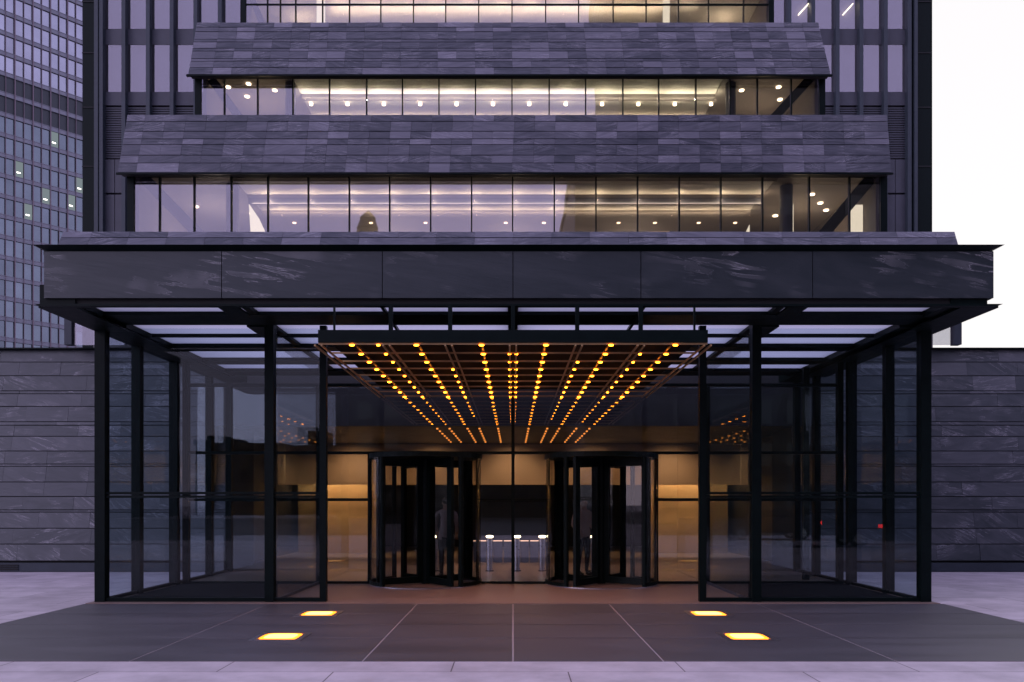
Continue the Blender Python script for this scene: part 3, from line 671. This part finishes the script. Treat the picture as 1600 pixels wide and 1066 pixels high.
# tower face
YT = 53.1
def tz(py): return 1.65+(787-py)/24.5
def tx(px): return (px-801.5)/24.5
zb, ztop = 0, 46
face = MB()
face.box(tx(130), tx(1454), YT+.8, YT+26, 0, ztop); face.build('tower_core', M['steel_blue'], bld)
ml = [160, 195, 233, 270, 307, 345, 382, 420]; mr = [1194, 1232, 1269, 1307, 1344, 1382, 1419]
for p in ml+mr: MB().box(tx(p)-.12, tx(p)+.12, YT-.25, YT+.78, 14, ztop).build('tower_mullion', M['steel_blue'], bld)
for a, b in ((150, 156), (1426, 1431)): MB().box(tx(a), tx(b), YT-.3, YT+.78, 0, ztop).build('tower_mullion', M['steel_blue'], bld)
for a, b in ((130, 149), (1432, 1453)): MB().box(tx(a), tx(b), YT-.12, YT+.78, 0, ztop).build('corner_column', M['steel'], bld)
jn = MB()
for z in [tz(p) for p in (370, 262, 170, 85, 5)]:
    jn.box(tx(130)-.02, tx(149)+.02, YT-.16, YT-.125, z, z+.07).box(tx(1432)-.02, tx(1453)+.02, YT-.16, YT-.125, z, z+.07)
jn.build('column_joint', M['joint'], bld)
for edges in (ml, mr):
    for a, b in zip(edges, edges[1:]):
        xa, xb = tx(a)+.121, tx(b)-.121; lou = MB()
        for zt_, zb_ in ((tz(44), tz(68)), (tz(-55), tz(-31)), (tz(142), tz(163))): MB().box(xa, xb, YT+.1, YT+.2, zb_, zt_).build('spandrel_panel', M['steel_mid'], bld)
        # louvres
        z = tz(245)
        while z < tz(165): lou.box(xa, xb, YT+.15, YT+.22, z, z+.09); z += .15
        for zz0, zz1 in ((tz(300), tz(248)), (tz(372), tz(303))):
            if a in (160, 1382): MB().box(xa, (xa+xb)/2-.02, YT+.1, YT+.2, zz0, zz1).build('lower_panel', M['steel_mid'], bld); MB().box((xa+xb)/2+.02, xb, YT+.1, YT+.2, zz0, zz1).build('lower_panel', M['steel_mid'], bld)
        lou.build('louvre', M['steel_mid'], bld)
MB().box(tx(156), tx(1426), YT+.5, YT+.6, 20.9, ztop).build('window_blinds', M['blind'], bld)
for edges, sd in ((ml, 0), (mr, 1)):
    for a, b in zip(edges, edges[1:]):
        xa, xb = tx(a)+.125, tx(b)-.125
        for z0, z1, fr_ in ((tz(142), tz(68), 0), (tz(43), tz(-30), 1)):
            MB().box(xa, xb, YT+.12, YT+.135, z0, z1).build('tower_window', M['glass_coated'], bld)
for p, q in ((1243, 36), (1252, 10), (1322, 36), (1326, 8)): pass
for px_ in (1255, 1325): MB().bar((tx(px_)-.15, YT+.35, tz(17)), (tx(px_)+.45, YT+.35, tz(1)), .22, .06).build('office_tube_lamp', M['tube'], bld)
# right-hand maintenance rail beyond the corner, with slots of sky
rl = MB().box(tx(1457.6), tx(1459.5), YT+.2, YT+.3, 12, ztop)
for p in (17, 75, 134, 189, 249, 300, 362): rl.box(tx(1454), tx(1457.6), YT+.2, YT+.3, tz(p+3), tz(p-3))
rl.build('edge_rail', S, bld)
rl = MB().box(tx(126.5), tx(128.5), YT+.2, YT+.3, 12, ztop)
for p in (90, 192, 265, 350): rl.box(tx(128.5), tx(130), YT+.2, YT+.3, tz(p+3), tz(p-3))
rl.build('edge_rail', M['steel_mid'], bld)

# ================================================================== LEFT GLASS TOWER
gt_o = Vector((-83.2, 135, 0)); gd = Vector((.678, .735, 0)); gn = Vector((.735, -.678, 0))
gt = thing('glass_tower', tuple(gt_o), 'tall glass office block with panes reflecting a lavender sky and a few lit windows at far left', 'building')
def gq(l0, l1, d0, d1, z0, z1):
    p = [gt_o+gd*l0+gn*d0, gt_o+gd*l1+gn*d0, gt_o+gd*l1+gn*d1, gt_o+gd*l0+gn*d1]
    if d1 > d0: p = p
    return [(q.x, q.y, z0) for q in p]+[(q.x, q.y, z1) for q in p]
FP = 3.32; Z0 = 71.6; L0, L1 = -8.6, 12.9; BAY = 2.69
def pbr_tower(name, col, rough, spec): return pbr(name, col, rough, .75, spec, var=.12, scale=.4, island=.18)
M['tw_glass_hi'] = pbr_tower('tower_glass_sky_reflection', (.37, .39, .45), .12, .9)  # upper panes: bright sky reflection put into the pane colour
M['tw_glass_lo'] = pbr_tower('tower_glass_dark_reflection', (.17, .21, .235), .10, .9)  # lower panes: darker, greener reflection put into the pane colour
M['tw_mech'] = pbr('tower_louvre_dark', (.028, .038, .046), .4)
M['tw_frame'] = pbr('tower_aluminium', (.17, .13, .16), .45, .3); M['tw_band'] = pbr('tower_spandrel', (.19, .20, .24), .4, .2, var=.15, scale=.5)
M['tw_lit'] = emis('tower_lit_window', (.60, .72, .78), .22)
MB().hexa(gq(L0, L1, -22, -.3, 0, 95)).build('tower_body', M['steel_blue'], gt)
fb = MB(); cnt = 0; rest = MB(); restm = []
nb = int((L1-L0)/BAY)
for f_ in range(-7, 15):
    zf = Z0-FP*f_
    fb.hexa(gq(L0, L1, -.28, .06, zf-.30, zf+.35)); fb.hexa(gq(L0, L1, .061, .12, zf+.30, zf+.38)); fb.hexa(gq(L0, L1, .061, .12, zf-.34, zf-.26))
fb.build('floor_bands', M['tw_band'], gt)
vm_ = MB()
for k in range(nb+1):
    l = L1-.05-k*BAY
    vm_.hexa(gq(l-.07, l+.07, .13, .30, 20, 95))
    vm_.hexa(gq(l-BAY/2-.04, l-BAY/2+.04, .13, .22, 20, 95))
vm_.build('tower_mullions', M['tw_frame'], gt)
random.seed(23)
lit_special = {(-1, 1), (9, 5), (9, 6), (9, 7), (4, 9)}
extra = {k: MB() for k in ('tw_glass_hi', 'tw_glass_lo', 'tw_mech', 'tw_lit')}
nwin = 0
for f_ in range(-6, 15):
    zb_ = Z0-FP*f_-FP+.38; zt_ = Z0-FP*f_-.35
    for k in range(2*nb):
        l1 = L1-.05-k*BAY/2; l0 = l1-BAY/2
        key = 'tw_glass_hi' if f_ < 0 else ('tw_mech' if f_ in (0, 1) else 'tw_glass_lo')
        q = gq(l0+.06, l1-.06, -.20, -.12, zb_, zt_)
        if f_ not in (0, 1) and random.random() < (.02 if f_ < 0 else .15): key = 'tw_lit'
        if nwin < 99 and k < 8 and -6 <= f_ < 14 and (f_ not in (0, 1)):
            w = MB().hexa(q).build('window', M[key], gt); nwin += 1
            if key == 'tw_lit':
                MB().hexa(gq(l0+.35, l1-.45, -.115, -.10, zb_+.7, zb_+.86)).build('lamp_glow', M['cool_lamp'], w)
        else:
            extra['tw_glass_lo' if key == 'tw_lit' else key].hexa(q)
for k, e in extra.items():
    if e.v:
        o = e.build('other_windows', M[k], gt); o['kind'] = 'stuff'
MB().hexa(gq(L1+.01, L1+.35, -22, .3, 0, 95)).build('corner_post', M['tw_frame'], gt)

# ================================================================== PEOPLE IN THE LOBBY
def person(loc, rz, jacket, lab, lean=0.0, arm=0.0):
    t = thing('person', loc, lab, 'person')
    t.rotation_euler = (0, 0, rz)
    V, E, Rd = [], [], []
    def add(p, r, par=None):
        V.append(p); Rd.append(r)
        if par is not None: E.append((par, len(V)-1))
        return len(V)-1
    pel = add((0, 0, .96), .15); sp1 = add((0, .01, 1.10), .145, pel); ch = add((0, 0, 1.30), .165, sp1); nb_ = add((0, .01, 1.45), .10, ch)
    nk = add((0, -.01, 1.52), .058, nb_); hd0 = add((0, -.02, 1.58), .075, nk); hd = add((0, -.025, 1.66), .092, hd0); hd2 = add((0, -.02, 1.735), .070, hd)
    jn_ = []
    for s in (-1, 1):
        sh = add((s*.19, 0, 1.42), .075, nb_); el = add((s*.25, .03+.02*arm, 1.14), .052, sh); wr = add((s*(.25-.06*arm), -.08-.12*arm, .90+.12*arm), .032, el)
        pm = add((s*(.25-.06*arm), -.10-.13*arm, .83+.12*arm), .032, wr); bx_, by_, bz_ = V[pm]
        for i, (dx, ln) in enumerate(((-.025, .065), (-.008, .075), (.009, .07), (.025, .055))):
            k1 = add((bx_+dx, by_-.01, bz_-.045), .0095, pm); add((bx_+dx, by_-.03, bz_-.045-ln*.6), .0085, k1)
        k1 = add((bx_-s*.035, by_-.03, bz_-.01), .010, pm); add((bx_-s*.04, by_-.05, bz_-.045), .009, k1)
        hp = add((s*.10, 0, .90), .105, pel); kn = add((s*.11, -.01, .50), .068, hp); an = add((s*.115, .03, .10), .045, kn); add((s*.125, -.13, .045), .038, an)
    me = bpy.data.meshes.new('body'); me.from_pydata(V, E, [])
    o = bpy.data.objects.new('body', me); COL.objects.link(o); o.parent = t; ORG[o.name] = Vector(loc)
    md = o.modifiers.new('skin', 'SKIN'); sd = o.modifiers.new('sub', 'SUBSURF'); sd.levels = 1; sd.render_levels = 2; md.use_smooth_shade = True
    for i, r in enumerate(Rd): me.skin_vertices[0].data[i].radius = (r, r)
    me.skin_vertices[0].data[0].use_root = True
    for m_ in (jacket, M['trouser'], M['skin']): me.materials.append(m_)
    # one continuous surface; clothing by height in the material slots of the evaluated mesh
    dg = bpy.context.evaluated_depsgraph_get(); em = bpy.data.meshes.new_from_object(o.evaluated_get(dg)); o.modifiers.clear()
    mi_ = []
    for p in em.polygons:
        c = p.center; hand = abs(c.x) > .13 and c.z < .93+.12*arm and c.z > .66 and (abs(c.x) > .17 or c.y < -.11) and c.y < -.04
        mi_.append(2 if (c.z > 1.50 or hand) else (0 if (c.z > .86 or (abs(c.x) > .20 and c.z > .85)) else 1)); p.use_smooth = True
    em.materials.clear()
    for m_ in (jacket, M['trouser'], M['skin']): em.materials.append(m_)
    for p, k_ in zip(em.polygons, mi_): p.material_index = k_
    o.data = em
    def blob(name, c, r, m, par=o, n=12):
        b = MB(); 
        for i in range(n+1):
            ph = math.pi*i/n
            b.v += [(c[0]+r[0]*math.sin(ph)*math.cos(2*math.pi*j/n), c[1]+r[1]*math.sin(ph)*math.sin(2*math.pi*j/n), c[2]+r[2]*math.cos(ph)) for j in range(n)]
        for i in range(n):
            for j in range(n): b.f.append((i*n+j, i*n+(j+1)%n, (i+1)*n+(j+1)%n, (i+1)*n+j))
        b.v = [tuple(Vector(v)+Vector(loc)) for v in b.v]
        return b.build(name, m, par, smooth=True, weld=True)
    blob('hair', (0, .012, 1.705), (.090, .098, .088), M['hair'])
    blob('nose', (0, -.122, 1.645), (.014, .022, .022), M['skin'])
    for s in (-1, 1): blob('ear', (s*.094, -.015, 1.645), (.010, .022, .032), M['skin']); blob('eye', (s*.033, -.105, 1.675), (.014, .010, .009), M['shirt'])
    blob('mouth', (0, -.106, 1.602), (.026, .008, .007), M['lampwire'])
    blob('shirt_collar', (0, -.008, 1.505), (.068, .07, .016), M['shirt'])
    for s in (-1, 1): blob('shoe', (s*.125, -.07, .045), (.048, .145, .045), M['rubber'])
    return t
person((-1.50, 18.75, .012), math.pi, M['suit'], 'person in a grey jacket seen from behind through the left revolving door', arm=.6)
person((1.60, 19.0, .012), .5, M['suit2'], 'person in a beige jacket standing behind the right revolving door', arm=1.0)

# ================================================================== CITY ACROSS THE ROAD (shows in the glass as reflections)
def block(x0, x1, y1, h, dep, m, lab, lit=.03, fl=3.4, bay=3.0, base=0.0):
    t = thing('city_building', ((x0+x1)/2, y1-dep/2, 0), lab, 'building', 'buildings across the road')
    MB().box(x0, x1, y1-dep, y1, 0, h).build('wall', m, t)
    w = MB(); l = MB(); z = 1.2
    while z < h-2:
        x = x0+1
        while x+bay*.6 < x1-.5:
            (l if random.random() < lit else w).box(x, x+bay*.6, y1+.001, y1+.06, z, z+fl*.55); x += bay
        z += fl
    o = w.build('windows', M['city_win'], t); o['kind'] = 'stuff'
    if l.v: o = l.build('lit_windows', M['city_lit'], t); o['kind'] = 'stuff'
    MB().box(x0-.2, x1+.2, y1-dep, y1+.3, h+.001, h+.8).build('roof_parapet', m, t)
    hx = x0+1
    while hx < x1-3:
        w_ = random.uniform(1.2, 3.5); MB().box(hx, hx+w_, y1-6, y1-1.5, h+.3, h+random.uniform(1.4, 3.2)).build('roof_hut', M['city_dark'], t); hx += w_+random.uniform(2, 9)
    return t
random.seed(5)
block(-95, -44, -62, 20, 20, M['city'], 'broad mid height masonry block across the road, far left')
block(-43, -33, -85, 9.5, 15, M['city'], 'small low masonry house across the road on the left')
block(-32, -24, -90, 9.5, 15, M['city_dark'], 'lowest dark building of the skyline across the road')
block(-23, -17, -80, 13, 15, M['city'], 'narrow pale building across the road left of centre')
block(-19, 14, -62, 20, 18, M['city_dark'], 'wide dark building straight across the road', lit=0)
b_ = block(5.7, 120, -32, 34, 25, M['city_dark'], 'very tall dark tower with a setback across the road on the right', lit=.01)
MB().box(10.5, 36, -57, -32.3, 34.9, 95).build('upper_shaft', M['city_dark'], b_)
dome = thing('dome_tower', (-19.5, -66, 0), 'slender domed turret rising above the roofs across the road', 'tower')
MB().box(-21, -18, -67.5, -64.5, 0, 36).build('shaft', M['city'], dome)
MB().lathe(-19.5, -66, [(1.75, 36.01), (1.6, 36.8), (1.68, 37.0), (1.35, 38.3), (1.42, 38.5), (.9, 39.6), (.95, 39.8), (.45, 40.4), (.05, 40.8)]).build('dome', M['city_dark'], dome)

# cars at the kerb behind the viewer, seen as reflections with their tail lamps
def car(x, y, m, lab, rz=0):
    t = thing('parked_car', (x, y, .005), lab, 'car', 'cars reflected in the entrance glass')
    prof = [(-2.2, .35), (-2.25, .75), (-2.05, .95), (-1.3, 1.02), (-.7, 1.42), (.75, 1.45), (1.45, 1.05), (2.1, .98), (2.25, .7), (2.2, .35), (1.75, .33), (1.65, .55), (1.4, .66), (1.15, .55), (1.05, .33), (-1.0, .33), (-1.1, .55), (-1.35, .66), (-1.6, .55), (-1.7, .33)]
    b = MB().prism([(x+p[0], p[1]) for p in prof], y-.85, y+.85, 'y'); b.build('body', m, t)
    gl = [(-1.15, 1.04), (-.66, 1.37), (.70, 1.39), (1.28, 1.06)]
    MB().prism([(x+p[0], p[1]) for p in gl], y+.851, y+.86, 'y').build('side_window', M['carglass'], t)
    MB().prism([(x+p[0], p[1]) for p in gl], y-.86, y-.851, 'y').build('side_window', M['carglass'], t)
    for wx in (-1.35, 1.4):
        for yy in (y-.87, y+.67):
            b = MB(); n = 24; b.prism([(x+wx+.32*math.cos(2*math.pi*i/n), .325+.32*math.sin(2*math.pi*i/n)) for i in range(n)], yy, yy+.2, 'y'); w = b.build('wheel', M['rubber'], t)
            b = MB(); b.prism([(x+wx+.2*math.cos(2*math.pi*i/n), .325+.2*math.sin(2*math.pi*i/n)) for i in range(n)], yy-.01, yy+.21, 'y'); b.build('rim', M['steel_bright'], w)
    for yy in (y-.8, y+.55): MB().box(x+2.22, x+2.29, yy, yy+.25, .72, .86).build('tail_lamp', M['tail'], t)
    MB().box(x+2.1, x+2.2, y+.852, y+.865, .74, .86).build('side_marker', M['tail'], t)
    return t
car(11.6, -4.2, M['carpaint'], 'dark parked car with red tail lamps, reflected at the right of the entrance glass')
